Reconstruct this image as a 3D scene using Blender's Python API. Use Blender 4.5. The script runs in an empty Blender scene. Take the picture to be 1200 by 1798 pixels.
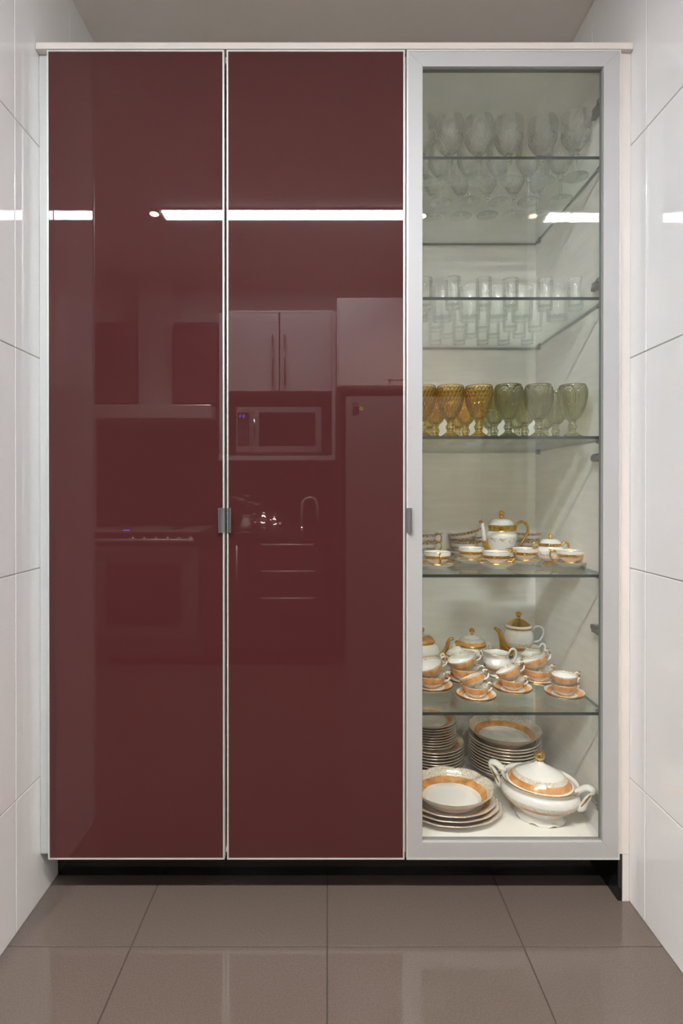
import bpy, bmesh, math, random
from mathutils import Vector, Matrix
PI = math.pi
random.seed(7)
SC = bpy.context.scene
COL = SC.collection

# ------------------------------------------------------------------ camera
EYE = 1.13; DIST = 1.52; FPX = 980.0; PITCH = 0.0035
CX, CY = 576.0, 866.4
cam_d = bpy.data.cameras.new('camera'); cam = bpy.data.objects.new('camera', cam_d); COL.objects.link(cam)
cam_d.sensor_width = 36; cam_d.lens = FPX * 36 / 1798
cam_d.shift_x = (600 - CX) / 1798; cam_d.shift_y = -(899 - CY) / 1798
cam_d.clip_start = 0.01
cam.location = (0, -DIST, EYE); cam.rotation_euler = (PI / 2 - PITCH, 0, 0)
SC.camera = cam

# ------------------------------------------------------------------ light, exposure
world = bpy.data.worlds.new('world'); SC.world = world; world.use_nodes = True
world.node_tree.nodes['Background'].inputs[0].default_value = (0.9, 0.95, 1, 1)
world.node_tree.nodes['Background'].inputs[1].default_value = 0.0
SC.view_settings.view_transform = 'Standard'; SC.view_settings.look = 'None'
SC.view_settings.gamma = 1; SC.view_settings.exposure = 1.2
STRIP_STRENGTH = 80.0
SPOT_POWER = 60.0
cy = SC.cycles
cy.max_bounces = 18; cy.transmission_bounces = 18; cy.transparent_max_bounces = 48
cy.glossy_bounces = 8; cy.diffuse_bounces = 5; cy.sample_clamp_indirect = 60.0
cy.caustics_refractive = True; cy.caustics_reflective = True; cy.blur_glossy = 0.0

# ------------------------------------------------------------------ pixel -> place
def ray(px, py):
    x = (px - CX) / FPX; y = -(py - CY) / FPX
    ca, sa = math.cos(PITCH), math.sin(PITCH)
    return Vector((x, ca + y * sa, -sa + y * ca))
def on_z(px, py, z):
    r = ray(px, py); t = (z - EYE) / r.z
    return Vector((r.x * t, r.y * t - DIST, z))
def on_y(px, py, y=0.0):
    r = ray(px, py); t = (y + DIST) / r.y
    return Vector((r.x * t, y, EYE + r.z * t))
def mir(px, py, d):
    """a place seen mirrored in the doors, d metres in front of them"""
    p = on_y(px, py, d); return Vector((p.x, -d, p.z))

# ------------------------------------------------------------------ materials
def mat(name, color=(.8, .8, .8), rough=.5, metal=0, **k):
    m = bpy.data.materials.new(name); m.use_nodes = True
    b = m.node_tree.nodes['Principled BSDF']
    b.inputs['Base Color'].default_value = (*color, 1)
    b.inputs['Roughness'].default_value = rough
    b.inputs['Metallic'].default_value = metal
    for a, v in k.items():
        b.inputs[a.replace('_', ' ')].default_value = v
    return m
def nodes(m): return m.node_tree.nodes, m.node_tree.links, m.node_tree.nodes['Principled BSDF']
def add_bump(m, scale, strength, dist=.001, coord='Object', detail=2):
    n, l, b = nodes(m)
    tc = n.new('ShaderNodeTexCoord'); t = n.new('ShaderNodeTexNoise'); bp = n.new('ShaderNodeBump')
    t.inputs['Scale'].default_value = scale; t.inputs['Detail'].default_value = detail
    bp.inputs['Strength'].default_value = strength; bp.inputs['Distance'].default_value = dist
    l.new(tc.outputs[coord], t.inputs['Vector']); l.new(t.outputs['Fac'], bp.inputs['Height'])
    l.new(bp.outputs['Normal'], b.inputs['Normal'])
def add_noise_color(m, c1, c2, scale, lo=.4, hi=.6, stretch=(1, 1, 1), detail=3, per_object=0.0):
    n, l, b = nodes(m)
    tc = n.new('ShaderNodeTexCoord'); mp = n.new('ShaderNodeMapping'); t = n.new('ShaderNodeTexNoise'); r = n.new('ShaderNodeValToRGB')
    mp.inputs['Scale'].default_value = stretch
    t.inputs['Scale'].default_value = scale; t.inputs['Detail'].default_value = detail
    r.color_ramp.elements[0].position = lo; r.color_ramp.elements[1].position = hi
    r.color_ramp.elements[0].color = (*c1, 1); r.color_ramp.elements[1].color = (*c2, 1)
    l.new(tc.outputs['Object'], mp.inputs['Vector']); l.new(mp.outputs['Vector'], t.inputs['Vector'])
    l.new(t.outputs['Fac'], r.inputs['Fac'])
    l.new(r.outputs['Color'], b.inputs['Base Color'])
    return r
def emit(name, color, strength):
    m = bpy.data.materials.new(name); m.use_nodes = True
    n, l = m.node_tree.nodes, m.node_tree.links
    n.remove(n['Principled BSDF']); e = n.new('ShaderNodeEmission')
    e.inputs[0].default_value = (*color, 1); e.inputs[1].default_value = strength
    l.new(e.outputs[0], n['Material Output'].inputs[0]); return m
def sheet_glass(name, tint, refl=1.0):
    """flat glass: straight-through tinted transmission plus Fresnel mirror"""
    m = bpy.data.materials.new(name); m.use_nodes = True
    n, l = m.node_tree.nodes, m.node_tree.links
    n.remove(n['Principled BSDF'])
    geo = n.new('ShaderNodeNewGeometry'); mx = n.new('ShaderNodeMath'); mx.operation = 'MULTIPLY_ADD'
    mx.inputs[1].default_value = 1 / 1.5 - 1.5; mx.inputs[2].default_value = 1.5
    fr = n.new('ShaderNodeFresnel'); tr = n.new('ShaderNodeBsdfTransparent'); gl = n.new('ShaderNodeBsdfGlossy')
    mi = n.new('ShaderNodeMixShader'); sc = n.new('ShaderNodeMath'); sc.operation = 'MULTIPLY'; sc.inputs[1].default_value = refl
    tr.inputs[0].default_value = (*tint, 1); gl.inputs['Roughness'].default_value = 0.0
    l.new(geo.outputs['Backfacing'], mx.inputs[0]); l.new(mx.outputs[0], fr.inputs['IOR'])
    l.new(fr.outputs[0], sc.inputs[0]); l.new(sc.outputs[0], mi.inputs[0])
    l.new(tr.outputs[0], mi.inputs[1]); l.new(gl.outputs[0], mi.inputs[2])
    l.new(mi.outputs[0], n['Material Output'].inputs[0]); return m
def blown_glass(name, tint, through, share, rough=0.0):
    """table glass: refraction, with a share of straight tinted transmission for its thin wall"""
    m = bpy.data.materials.new(name); m.use_nodes = True
    n, l = m.node_tree.nodes, m.node_tree.links
    n.remove(n['Principled BSDF'])
    g = n.new('ShaderNodeBsdfGlass'); t = n.new('ShaderNodeBsdfTransparent'); mi = n.new('ShaderNodeMixShader')
    g.inputs['Color'].default_value = (*tint, 1); g.inputs['Roughness'].default_value = rough; g.inputs['IOR'].default_value = 1.5
    t.inputs[0].default_value = (*through, 1); mi.inputs[0].default_value = share
    geo = n.new('ShaderNodeNewGeometry'); mx = n.new('ShaderNodeMath'); mx.operation = 'MULTIPLY_ADD'
    mx.inputs[1].default_value = 1 / 1.5 - 1.5; mx.inputs[2].default_value = 1.5
    fr = n.new('ShaderNodeFresnel'); gl = n.new('ShaderNodeBsdfGlossy'); gl.inputs['Roughness'].default_value = 0.0; thin = n.new('ShaderNodeMixShader')
    l.new(geo.outputs['Backfacing'], mx.inputs[0]); l.new(mx.outputs[0], fr.inputs['IOR']); l.new(fr.outputs[0], thin.inputs[0])
    l.new(t.outputs[0], thin.inputs[1]); l.new(gl.outputs[0], thin.inputs[2])
    l.new(g.outputs[0], mi.inputs[1]); l.new(thin.outputs[0], mi.inputs[2])
    l.new(mi.outputs[0], n['Material Output'].inputs[0]); return m

M = {}
M['tile'] = mat('white_glazed_tile', (.85, .855, .865), .012, IOR=1.52); add_bump(M['tile'], 5, .035, .004)
M['grout'] = mat('grey_grout', (.46, .44, .42), .8)
M['floor_tile'] = mat('taupe_polished_tile', (.2, .17, .15), .085, IOR=1.55)
add_noise_color(M['floor_tile'], (.100, .081, .071), (.124, .102, .090), 260, .35, .65, detail=5)
M['floor_grout'] = mat('dark_floor_grout', (.05, .042, .038), .8)
M['ceiling'] = mat('white_ceiling_paint', (.85, .81, .76), .8)
M['paint'] = mat('white_wall_paint', (.68, .66, .63), .6)
M['burgundy'] = mat('burgundy_glass', (.066, .0180, .0185), .008, IOR=1.50)
M['alu'] = mat('satin_aluminium', (.46, .465, .47), .6, .35)
M['edge'] = mat('bright_aluminium_edge', (.66, .66, .64), .4, .4)
M['handle'] = mat('handle_metal', (.40, .41, .43), .32, .9)
M['board'] = mat('cream_board', (.64, .605, .57), .38)
M['carcass'] = mat('white_melamine', (.74, .72, .68), .35)
add_noise_color(M['carcass'], (.80, .78, .74), (.87, .85, .815), 6, .3, .7, (1, 1, 9), 4)
M['filler'] = mat('pale_filler', (.47, .49, .48), .4)
M['seam'] = mat('dark_gasket', (.20, .21, .20), .6)
M['black'] = mat('black_plinth', (.008, .008, .008), .12)
M['pane'] = sheet_glass('door_pane_glass', (.975, .985, .975))
M['shelf'] = sheet_glass('shelf_glass', (.955, .985, .970))
M['shelf_edge'] = mat('shelf_edge_green', (.022, .030, .027), .3)
M['shelf_side'] = mat('shelf_cut_side', (.20, .25, .23), .2)
M['chrome'] = mat('chrome', (.55, .54, .52), .18, 1)
M['clip'] = mat('grey_metal_clip', (.30, .29, .27), .3, .9)
M['crystal'] = blown_glass('clear_crystal', (.999, .999, .999), (.996, .998, .996), .45)
M['tumbler'] = blown_glass('clear_tumbler_glass', (.995, .998, .995), (.99, .995, .99), .65)
M['amber'] = blown_glass('amber_pressed_glass', (.925, .83, .53), (.925, .83, .53), .15)
M['green'] = blown_glass('olive_pressed_glass', (.865, .86, .765), (.865, .86, .765), .12)
M['E'] = mat('pale_gilt_edge', (.62, .50, .40), .2, .25)
M['W'] = mat('white_porcelain', (.83, .82, .80), .10)
M['B'] = mat('bone_porcelain', (.74, .70, .66), .12)
M['G'] = mat('gold_lustre', (.78, .48, .13), .16, 1)
M['O'] = mat('orange_lustre', (.72, .30, .11), .15)
add_noise_color(M['O'], (.56, .23, .065), (.76, .40, .16), 45, .35, .65)
M['F'] = mat('gold_filigree_on_white', (.8, .7, .5), .15)
add_noise_color(M['F'], (.46, .32, .13), (.82, .80, .77), 480, .40, .52, detail=2)
M['P'] = mat('pink_flower_sprays', (.8, .7, .7), .1)
_r = add_noise_color(M['P'], (.58, .33, .37), (.83, .82, .80), 85, .36, .50, detail=4)
_e = _r.color_ramp.elements.new(.44); _e.color = (.55, .58, .48, 1)
M['T'] = mat('taupe_gold_scrolls', (.6, .5, .4), .15)
add_noise_color(M['T'], (.30, .20, .09), (.66, .60, .54), 150, .40, .56, detail=3)
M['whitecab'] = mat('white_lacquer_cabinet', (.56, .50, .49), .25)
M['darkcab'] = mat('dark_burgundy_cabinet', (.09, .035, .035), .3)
M['steel'] = mat('brushed_steel', (.52, .49, .47), .30, .5)
M['steel_dark'] = mat('dark_steel', (.26, .24, .23), .3, .5)
M['darkglass'] = mat('dark_oven_glass', (.01, .01, .01), .05)
M['granite'] = mat('dark_granite', (.03, .028, .027), .18)
add_noise_color(M['granite'], (.012, .011, .011), (.07, .06, .055), 160, .4, .7)
M['bar'] = mat('pale_satin_bar', (.75, .72, .70), .35, .3)
M['silver'] = mat('silver_plate', (.75, .73, .70), .12, 1)
M['petal'] = mat('pale_petal', (.75, .62, .60), .6)
M['stem'] = mat('green_stem', (.06, .13, .04), .6)
M['strip'] = emit('fluorescent_diffuser', (.94, .975, 1.0), STRIP_STRENGTH)
M['lamp'] = emit('halogen_lamp', (1.0, .72, .50), 40.0)
M['blue_led'] = emit('blue_digits', (.15, .12, 1.0), 7.0)
M['green_led'] = emit('green_ring', (.3, .8, .05), 3.5)
M['whitetrim'] = mat('white_metal_trim', (.8, .79, .77), .35)

# ------------------------------------------------------------------ mesh helpers
def link(name, me, m=None, parent=None, loc=None, rot=None):
    if m is not None:
        ms = m if isinstance(m, (list, tuple)) else [m]
        if len(me.materials) == 0:
            for q in ms: me.materials.append(M[q])
    o = bpy.data.objects.new(name, me); COL.objects.link(o)
    if parent is not None: o.parent = parent
    if loc is not None: o.location = loc
    if rot is not None: o.rotation_euler = rot
    return o
def empty(name, loc, rz=0, parent=None):
    o = bpy.data.objects.new(name, None); COL.objects.link(o); o.location = loc; o.rotation_euler.z = rz
    o.empty_display_size = .02
    if parent is not None: o.parent = parent
    return o
def tag(o, label, cat, group=None, kind=None):
    o['label'] = label; o['category'] = cat
    if group: o['group'] = group
    if kind: o['kind'] = kind
    return o
def structure(o, label=None, cat=None):
    o['kind'] = 'structure'
    if label: o['label'] = label
    if cat: o['category'] = cat
    return o
def finish(bm, name, smooth=False, ang=None):
    bmesh.ops.recalc_face_normals(bm, faces=bm.faces)
    me = bpy.data.meshes.new(name); bm.to_mesh(me); bm.free()
    if smooth:
        for p in me.polygons: p.use_smooth = True
        if ang is not None:
            me.set_sharp_from_angle(angle=ang)
    return me
def bm_box(bm, x0, x1, y0, y1, z0, z1, bev=0.0, seg=1):
    vs = [bm.verts.new((x, y, z)) for x in (x0, x1) for y in (y0, y1) for z in (z0, z1)]
    F = [(0, 1, 3, 2), (4, 6, 7, 5), (0, 4, 5, 1), (2, 3, 7, 6), (0, 2, 6, 4), (1, 5, 7, 3)]
    fs = [bm.faces.new([vs[i] for i in f]) for f in F]
    if bev > 0:
        es = list({e for f in fs for e in f.edges})
        bmesh.ops.bevel(bm, geom=es, offset=bev, segments=seg, affect='EDGES', profile=.5)
def box(name, x0, x1, y0, y1, z0, z1, m, parent=None, bev=0.0, seg=1, local=True):
    """box given in world extents; the mesh origin sits at the middle of its base"""
    c = Vector(((x0 + x1) / 2, (y0 + y1) / 2, min(z0, z1)))
    bm = bmesh.new()
    bm_box(bm, x0 - c.x, x1 - c.x, y0 - c.y, y1 - c.y, z0 - c.z, z1 - c.z, bev, seg)
    me = finish(bm, name)
    o = link(name, me, m, parent)
    o.location = c - (parent_origin(parent) if parent is not None else Vector((0, 0, 0)))
    return o
def parent_origin(p):
    v = Vector((0, 0, 0))
    while p is not None:
        v += p.location; p = p.parent
    return v
def prism(name, pts, axis, a0, a1, m, parent=None, bev=0):
    """polygon pts (2D) extruded along axis ('x': pts are y,z; 'y': x,z; 'z': x,y)"""
    bm = bmesh.new()
    def P(u, v, w):
        return {'x': (w, u, v), 'y': (u, w, v), 'z': (u, v, w)}[axis]
    A = [bm.verts.new(P(u, v, a0)) for u, v in pts]; Bv = [bm.verts.new(P(u, v, a1)) for u, v in pts]
    bm.faces.new(A); bm.faces.new(Bv[::-1])
    for i in range(len(pts)):
        j = (i + 1) % len(pts); bm.faces.new((A[i], A[j], Bv[j], Bv[i]))
    if bev: bmesh.ops.bevel(bm, geom=list(bm.edges), offset=bev, segments=1, affect='EDGES')
    me = finish(bm, name)
    o = link(name, me, m, parent)
    if parent is not None: o.location = -parent_origin(parent)
    return o
def catmull(pts, n):
    """smooth a list of (r, z, mat) points; each source span keeps its material"""
    if n <= 1: return list(pts)
    out = []
    N = len(pts)
    for i in range(N - 1):
        p0, p1, p2, p3 = pts[max(i - 1, 0)], pts[i], pts[i + 1], pts[min(i + 2, N - 1)]
        for k in range(n):
            t = k / n; q = []
            for c in (0, 1):
                a, b_, c_, d = p0[c], p1[c], p2[c], p3[c]
                q.append(.5 * (2 * b_ + (c_ - a) * t + (2 * a - 5 * b_ + 4 * c_ - d) * t * t + (3 * b_ - a - 3 * c_ + d) * t ** 3))
            out.append((max(q[0], 0.0), q[1], p1[2]))
    out.append(pts[-1]); return out
def lathe(name, prof, seg=40, sub=3, fn=None, sx=1, sy=1, sharp=None):
    """prof: [(r, z, material index of the span that starts here)], closed at both poles"""
    pts = catmull(prof, sub); bm = bmesh.new(); rings = []
    for i, (r, z, mi) in enumerate(pts):
        if r < 1e-5:
            rings.append([bm.verts.new((0, 0, z))]); continue
        ring = []
        for k in range(seg):
            a = 2 * PI * k / seg; rr, zz = (r, z) if fn is None else fn(r, z, a, i / (len(pts) - 1))
            ring.append(bm.verts.new((rr * math.cos(a) * sx, rr * math.sin(a) * sy, zz)))
        rings.append(ring)
    for i in range(len(rings) - 1):
        A, Bv = rings[i], rings[i + 1]; mi = pts[i][2]
        if len(A) == 1 and len(Bv) == 1: continue
        for k in range(seg):
            j = (k + 1) % seg
            if len(A) == 1: f = bm.faces.new((A[0], Bv[k], Bv[j]))
            elif len(Bv) == 1: f = bm.faces.new((A[k], A[j], Bv[0]))
            else: f = bm.faces.new((A[k], A[j], Bv[j], Bv[k]))
            f.material_index = mi
    return finish(bm, name, True, sharp)
def spline(pts, n):
    out = []; N = len(pts)
    for i in range(N - 1):
        p = [Vector(pts[max(i - 1, 0)]), Vector(pts[i]), Vector(pts[i + 1]), Vector(pts[min(i + 2, N - 1)])]
        for k in range(n):
            t = k / n
            out.append(.5 * (2 * p[1] + (p[2] - p[0]) * t + (2 * p[0] - 5 * p[1] + 4 * p[2] - p[3]) * t * t + (3 * p[1] - p[0] - 3 * p[2] + p[3]) * t ** 3))
    out.append(Vector(pts[-1])); return out
def bm_tube(bm, pts, rad, seg=8, n=4, mats=None, flat=1.0):
    """tube along a smoothed path; rad: radius per source point; mats: material per source span"""
    path = spline(pts, n) if n > 1 else [Vector(p) for p in pts]; N = len(path)
    def R(i):
        t = i / (N - 1) * (len(rad) - 1); a = int(min(t, len(rad) - 2)); return rad[a] + (rad[a + 1] - rad[a]) * (t - a)
    rings = []; prev = None
    for i, p in enumerate(path):
        d = (path[min(i + 1, N - 1)] - path[max(i - 1, 0)]).normalized()
        if prev is None:
            u = d.orthogonal().normalized()
            for ax in (Vector((0, 1, 0)), Vector((0, 0, 1))):
                if abs(d.dot(ax)) < .9: u = (ax - d * d.dot(ax)).normalized(); break
        else: u = (prev - d * prev.dot(d)).normalized()
        prev = u; v = d.cross(u)
        rings.append([bm.verts.new(p + (u * math.cos(2 * PI * k / seg) * flat + v * math.sin(2 * PI * k / seg)) * R(i)) for k in range(seg)])
    for i in range(N - 1):
        mi = 0 if mats is None else mats[min(int(i / (N - 1) * len(mats)), len(mats) - 1)]
        for k in range(seg):
            j = (k + 1) % seg
            f = bm.faces.new((rings[i][k], rings[i][j], rings[i + 1][j], rings[i + 1][k])); f.material_index = mi
    bm.faces.new(rings[0][::-1]).material_index = 0 if mats is None else mats[0]
    bm.faces.new(rings[-1]).material_index = 0 if mats is None else mats[-1]
def tube_mesh(name, pts, rad, seg=8, n=4, mats=None, flat=1.0):
    bm = bmesh.new(); bm_tube(bm, pts, rad, seg, n, mats, flat); return finish(bm, name, True)
def copy_tree(o, parent=None):
    c = o.copy(); COL.objects.link(c); c.parent = parent
    for ch in o.children: copy_tree(ch, c)
    return c
ORD = ['first', 'second', 'third', 'fourth', 'fifth', 'sixth', 'seventh', 'eighth', 'ninth', 'tenth', 'eleventh', 'twelfth']

# ------------------------------------------------------------------ the setting
XL, XR = -.7957, .8314                      # alcove walls
YB = .60                                    # back of the alcove
ZC = EYE + 1.533                            # ceiling
LEFT_END, RIGHT_END = -.372, -.77           # where the alcove walls stop
KX0, KX1, KY = -2.4, 2.4, -2.72             # kitchen

# floor with single tiles
floor = structure(box('floor', KX0, KX1, KY, YB + .1, -.06, -.0025, 'floor_grout'), 'taupe polished tile floor with dark joints', 'floor')
T = .4874; fx0 = -.0014; fy0 = -.1375
bm = bmesh.new(); bm_box(bm, -T / 2 + .0012, T / 2 - .0012, -T / 2 + .0012, T / 2 - .0012, -.0085, 0, .0008)
tile_me = finish(bm, 'floor_tile'); tile_me.materials.append(M['floor_tile'])
for i in range(-5, 5):
    for j in range(-6, 2):
        x = fx0 + (i + .5) * T; y = fy0 + (j + .5) * T
        if y < KY + .1: continue
        link('floor_tile', tile_me, None, floor, Vector((x, y, 0)) - floor.location)
# ceiling
structure(box('ceiling', KX0 - .1, KX1 + .1, KY - .1, YB + .1, ZC, ZC + .08, 'ceiling'), 'plain off-white ceiling above the tall cabinet', 'ceiling')
# tiled alcove walls
ZJ = [0, EYE - .789, EYE - .211, EYE + .367, EYE + .949, ZC]
def tiled_wall(name, label, x, sgn, ys, end):
    """sgn +1: tile faces look to +x (left wall)"""
    back = box(name, min(x - sgn * .14, x - sgn * .0015), max(x - sgn * .14, x - sgn * .0015), end, YB + .1, 0, ZC, 'grout')
    structure(back, label, 'wall')
    for a, b in zip(ys[:-1], ys[1:]):
        for k in range(len(ZJ) - 1):
            g = .0015
            x0, x1 = sorted((x - sgn * .009, x))
            box('wall_tile', x0, x1, min(a, b) + g, max(a, b) - g, ZJ[k] + g, ZJ[k + 1] - g, 'tile', back, .0012, 2)
    return back
tiled_wall('wall_left', 'glossy white tiled wall left of the burgundy doors', XL, 1, [YB + .1, .2, -.10, LEFT_END], LEFT_END)
tiled_wall('wall_right', 'glossy white tiled wall right of the glass door', XR, -1, [YB + .1, .538, .238, -.062, -.362, -.662, RIGHT_END], RIGHT_END)
for sgn, x, end, nm in ((1, XL, LEFT_END, 'trim_1'), (-1, XR, RIGHT_END, 'trim_2')):
    x0, x1 = sorted((x - sgn * .15, x + sgn * .002))
    structure(box(nm, x0, x1, end - .012, end, 0, ZC, 'whitetrim', None, .003, 2))
structure(box('wall_back', XL - .14, XR + .14, YB + .1, YB + .2, 0, ZC, 'paint'), 'painted wall behind the tall cabinet', 'wall')
# kitchen walls around the alcove and behind the photographer
structure(box('wall_front_left', KX0, XL - .15, LEFT_END, LEFT_END + .1, 0, ZC, 'paint'))
structure(box('wall_front_right', XR + .15, KX1, RIGHT_END, RIGHT_END + .1, 0, ZC, 'paint'))
structure(box('wall_kitchen', KX0, KX1, KY - .1, KY, 0, ZC, 'paint'))
structure(box('wall_side_left', KX0 - .1, KX0, KY, YB, 0, ZC, 'paint'))
structure(box('wall_side_right', KX1, KX1 + .1, KY, YB, 0, ZC, 'paint'))

# ------------------------------------------------------------------ ceiling lights
p0 = on_z(293, 383, ZC); p1 = on_z(719, 368, ZC)
yl0, yl1 = -(p0.y), -(p1.y)
xs0, xs1 = p0.x, p1.x
fix = empty('ceiling_strip_light', ((xs0 + xs1) / 2, (yl0 + yl1) / 2, ZC))
tag(fix, 'long white fluorescent strip light in the kitchen ceiling, mirrored in the doors', 'ceiling light')
yc = (yl0 + yl1) / 2; hw = abs(yl1 - yl0) / 2
box('housing', xs0 - .02, xs1 + .02, yc - hw - .012, yc + hw + .012, ZC - .006, ZC - .0005, 'whitetrim', fix, .002)
box('diffuser', xs0, xs1, yc - hw, yc + hw, ZC - .010, ZC - .0062, 'strip', fix)
def downlight(px, label):
    p = on_z(px, 375, ZC); x, y = p.x, -p.y
    d = empty('ceiling_downlight', (x, y, ZC))
    tag(d, label, 'ceiling light', 'round downlights')
    link('bezel', lathe('bezel', [(.036, -.004, 0), (.043, -.004, 0), (.045, -.001, 0), (.044, 0, 0), (.036, 0, 0), (.036, -.004, 0)], 32, 1), 'chrome', d)
    link('reflector', lathe('reflector', [(0, -.0004, 0), (.036, -.0004, 0), (.036, -.0012, 0), (0, -.0012, 0)], 32, 1), 'silver', d)
    link('lamp', lathe('lamp', [(0, -.002, 0), (.024, -.002, 0), (.022, -.006, 0), (.013, -.009, 0), (0, -.010, 0)], 24, 2), 'lamp', d)
    l = bpy.data.lights.new('downlight_beam', 'SPOT'); l.energy = SPOT_POWER; l.color = (1, .82, .62); l.spot_size = 1.9; l.spot_blend = .8; l.shadow_soft_size = .03
    lo = bpy.data.objects.new('downlight_beam', l); COL.objects.link(lo); lo.parent = d; lo.location = (0, 0, -.03)
downlight(271, 'round warm downlight beside the left end of the ceiling strip light')
downlight(742, 'round warm downlight beside the right end of the ceiling strip light')

# ------------------------------------------------------------------ tall cabinets
ZT = on_y(700, 88, 0).z; ZB = on_y(700, 1509, 0).z
def X(px, y=0.0): return on_y(px, 800, y).x
D1 = (X(83.5), X(394.2)); D2 = (X(398.6), X(711)); D3 = (X(714.2), X(1089.5))
CF, CB = .024, .59          # carcass front / back
top_board = box('trim_3', XL + .001, XR - .001, .000, CB, ZT + .0035, on_y(700, 74, 0).z, 'board', None, .001)
structure(top_board, 'cream board across the top of the tall cabinets', 'trim')
structure(box('trim_4', XL + .001, D1[0] - .002, .020, .10, ZB + .003, ZT + .0025, 'filler'), 'narrow white filler strip left of the burgundy doors', 'trim')
structure(box('trim_5', D3[1] + .004, XR - .001, .014, .10, ZB + .006, ZT + .0025, 'board'), 'narrow cream filler strip right of the glass door', 'trim')
kick = box('plinth', XL + .002, XR - .002, .118, .14, .001, ZB - .002, 'black')
tag(kick, 'black recessed plinth under the tall cabinets', 'plinth')
structure(box('trim_6', D3[1] + .0045, XR - .0195, .016, .117, .001, ZB + .005, 'black'), 'black side return of the plinth near the right wall', 'trim')
structure(box('trim_7', XR - .019, XR - .001, .014, .117, .001, ZB + .005, 'board'), 'short cream strip down to the floor at the right wall', 'trim')

def carcass(root, x0, x1, t=.018):
    z0, z1 = ZB + .005, ZT
    box('side_panel', x0, x0 + t, CF, CB, z0, z1, 'carcass', root)
    box('side_panel', x1 - t, x1, CF, CB, z0, z1, 'carcass', root)
    box('bottom_panel', x0 + t, x1 - t, CF, CB, z0, .145, 'carcass', root)
    box('bounce_blocker', x0, x1, CF, .117, z0 - .0045, z0 - .0005, 'black', root)  # added black board under the carcass, cuts bounce light onto the floor
    box('top_panel', x0 + t, x1 - t, CF, CB, z1 - t, z1, 'carcass', root)
    box('back_panel', x0 + t, x1 - t, CB - .018, CB, .145, z1 - t, 'carcass', root)

def pull(door, xe, sgn):
    """small lip handle on the edge xe of a door; sgn +1: the lip opens to +x"""
    za, zb = on_y(700, 935.5, -.01).z, on_y(700, 892, -.01).z
    prof = [(xe, 0), (xe, -.003), (xe + sgn * .004, -.004), (xe + sgn * .0085, -.009), (xe + sgn * .0115, -.0165),
            (xe + sgn * .0135, -.0165), (xe + sgn * .0135, -.014), (xe + sgn * .0105, -.006), (xe + sgn * .006, 0)]
    prism('handle', prof, 'z', za, zb, 'handle', door)

def ring_frame(name, x0, x1, z0, z1, w, y0, y1, m, parent):
    bm = bmesh.new()
    O = [(x0, z0), (x1, z0), (x1, z1), (x0, z1)]; I = [(x0 + w, z0 + w), (x1 - w, z0 + w), (x1 - w, z1 - w), (x0 + w, z1 - w)]
    vo = [[bm.verts.new((x, y, z)) for x, z in O] for y in (y0, y1)]; vi = [[bm.verts.new((x, y, z)) for x, z in I] for y in (y0, y1)]
    for k in range(4):
        j = (k + 1) % 4
        bm.faces.new((vo[0][k], vo[0][j], vi[0][j], vi[0][k])); bm.faces.new((vo[1][k], vi[1][k], vi[1][j], vo[1][j]))
        bm.faces.new((vo[0][k], vo[1][k], vo[1][j], vo[0][j])); bm.faces.new((vi[0][k], vi[0][j], vi[1][j], vi[1][k]))
    o = link(name, finish(bm, name), m, parent)
    if parent is not None: o.location = -parent_origin(parent)
    return o

pantry = empty('pantry_cabinet', ((D1[0] + D2[1]) / 2, CF, ZB))
tag(pantry, 'tall cabinet with two glossy burgundy glass doors in thin bright frames', 'cabinet')
XM = (D2[1] + D3[0]) / 2
carcass(pantry, D1[0] + .003, XM - .001)
for (a, b), sgn, xe in ((D1, -1, D1[1]), (D2, 1, D2[0])):
    door = empty('door', Vector((a, 0, ZB)) - pantry.location, 0, pantry)
    ring_frame('edge_frame', a, b, ZB, ZT, .0042, -.0008, .020, 'edge', door)
    box('glass_panel', a + .0043, b - .0043, 0, .018, ZB + .0043, ZT - .0043, 'burgundy', door)
    pull(door, xe, sgn)

display = empty('display_cabinet', ((D3[0] + D3[1]) / 2, CF, ZB))
tag(display, 'tall display cabinet with an aluminium framed clear glass door and glass shelves', 'cabinet')
XI0, XI1 = XM + .019, .779
carcass(display, XM + .001, XI1 + .018)
gd = empty('door', Vector((D3[0], 0, ZB)) - display.location, 0, display)
gd['label'] = 'aluminium framed glass door'
fx0_, fx1_ = D3; ix0, ix1 = X(742), X(1059.5); iz0, iz1 = on_y(700, 1478, 0).z, on_y(700, 117, 0).z
fz0, fz1 = ZB, ZT
def rail(pts):
    bm = bmesh.new()
    f = [bm.verts.new((x, -.001, z)) for x, z in pts]; b = [bm.verts.new((x, .020, z)) for x, z in pts]
    bm.faces.new(f); bm.faces.new(b[::-1])
    for i in range(4):
        j = (i + 1) % 4; bm.faces.new((f[i], f[j], b[j], b[i]))
    bmesh.ops.bevel(bm, geom=list(bm.edges), offset=.0005, segments=1, affect='EDGES')
    o = link('frame_rail', finish(bm, 'frame_rail'), 'alu', gd); o.location = -parent_origin(gd)
e = .0042
gx0, gx1, gz0, gz1 = fx0_ + e, fx1_ - e, fz0 + e, fz1 - e
rail([(gx0, gz0), (gx1, gz0), (ix1, iz0), (ix0, iz0)]); rail([(gx1, gz0), (gx1, gz1), (ix1, iz1), (ix1, iz0)])
rail([(gx1, gz1), (gx0, gz1), (ix0, iz1), (ix1, iz1)]); rail([(gx0, gz1), (gx0, gz0), (ix0, iz0), (ix0, iz1)])
ring_frame('edge_frame', fx0_, fx1_, fz0, fz1, e, -.0018, .0205, 'edge', gd)
ring_frame('gasket', ix0 - .001, ix1 + .001, iz0 - .001, iz1 + .001, .003, .008, .0195, 'seam', gd)
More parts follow.
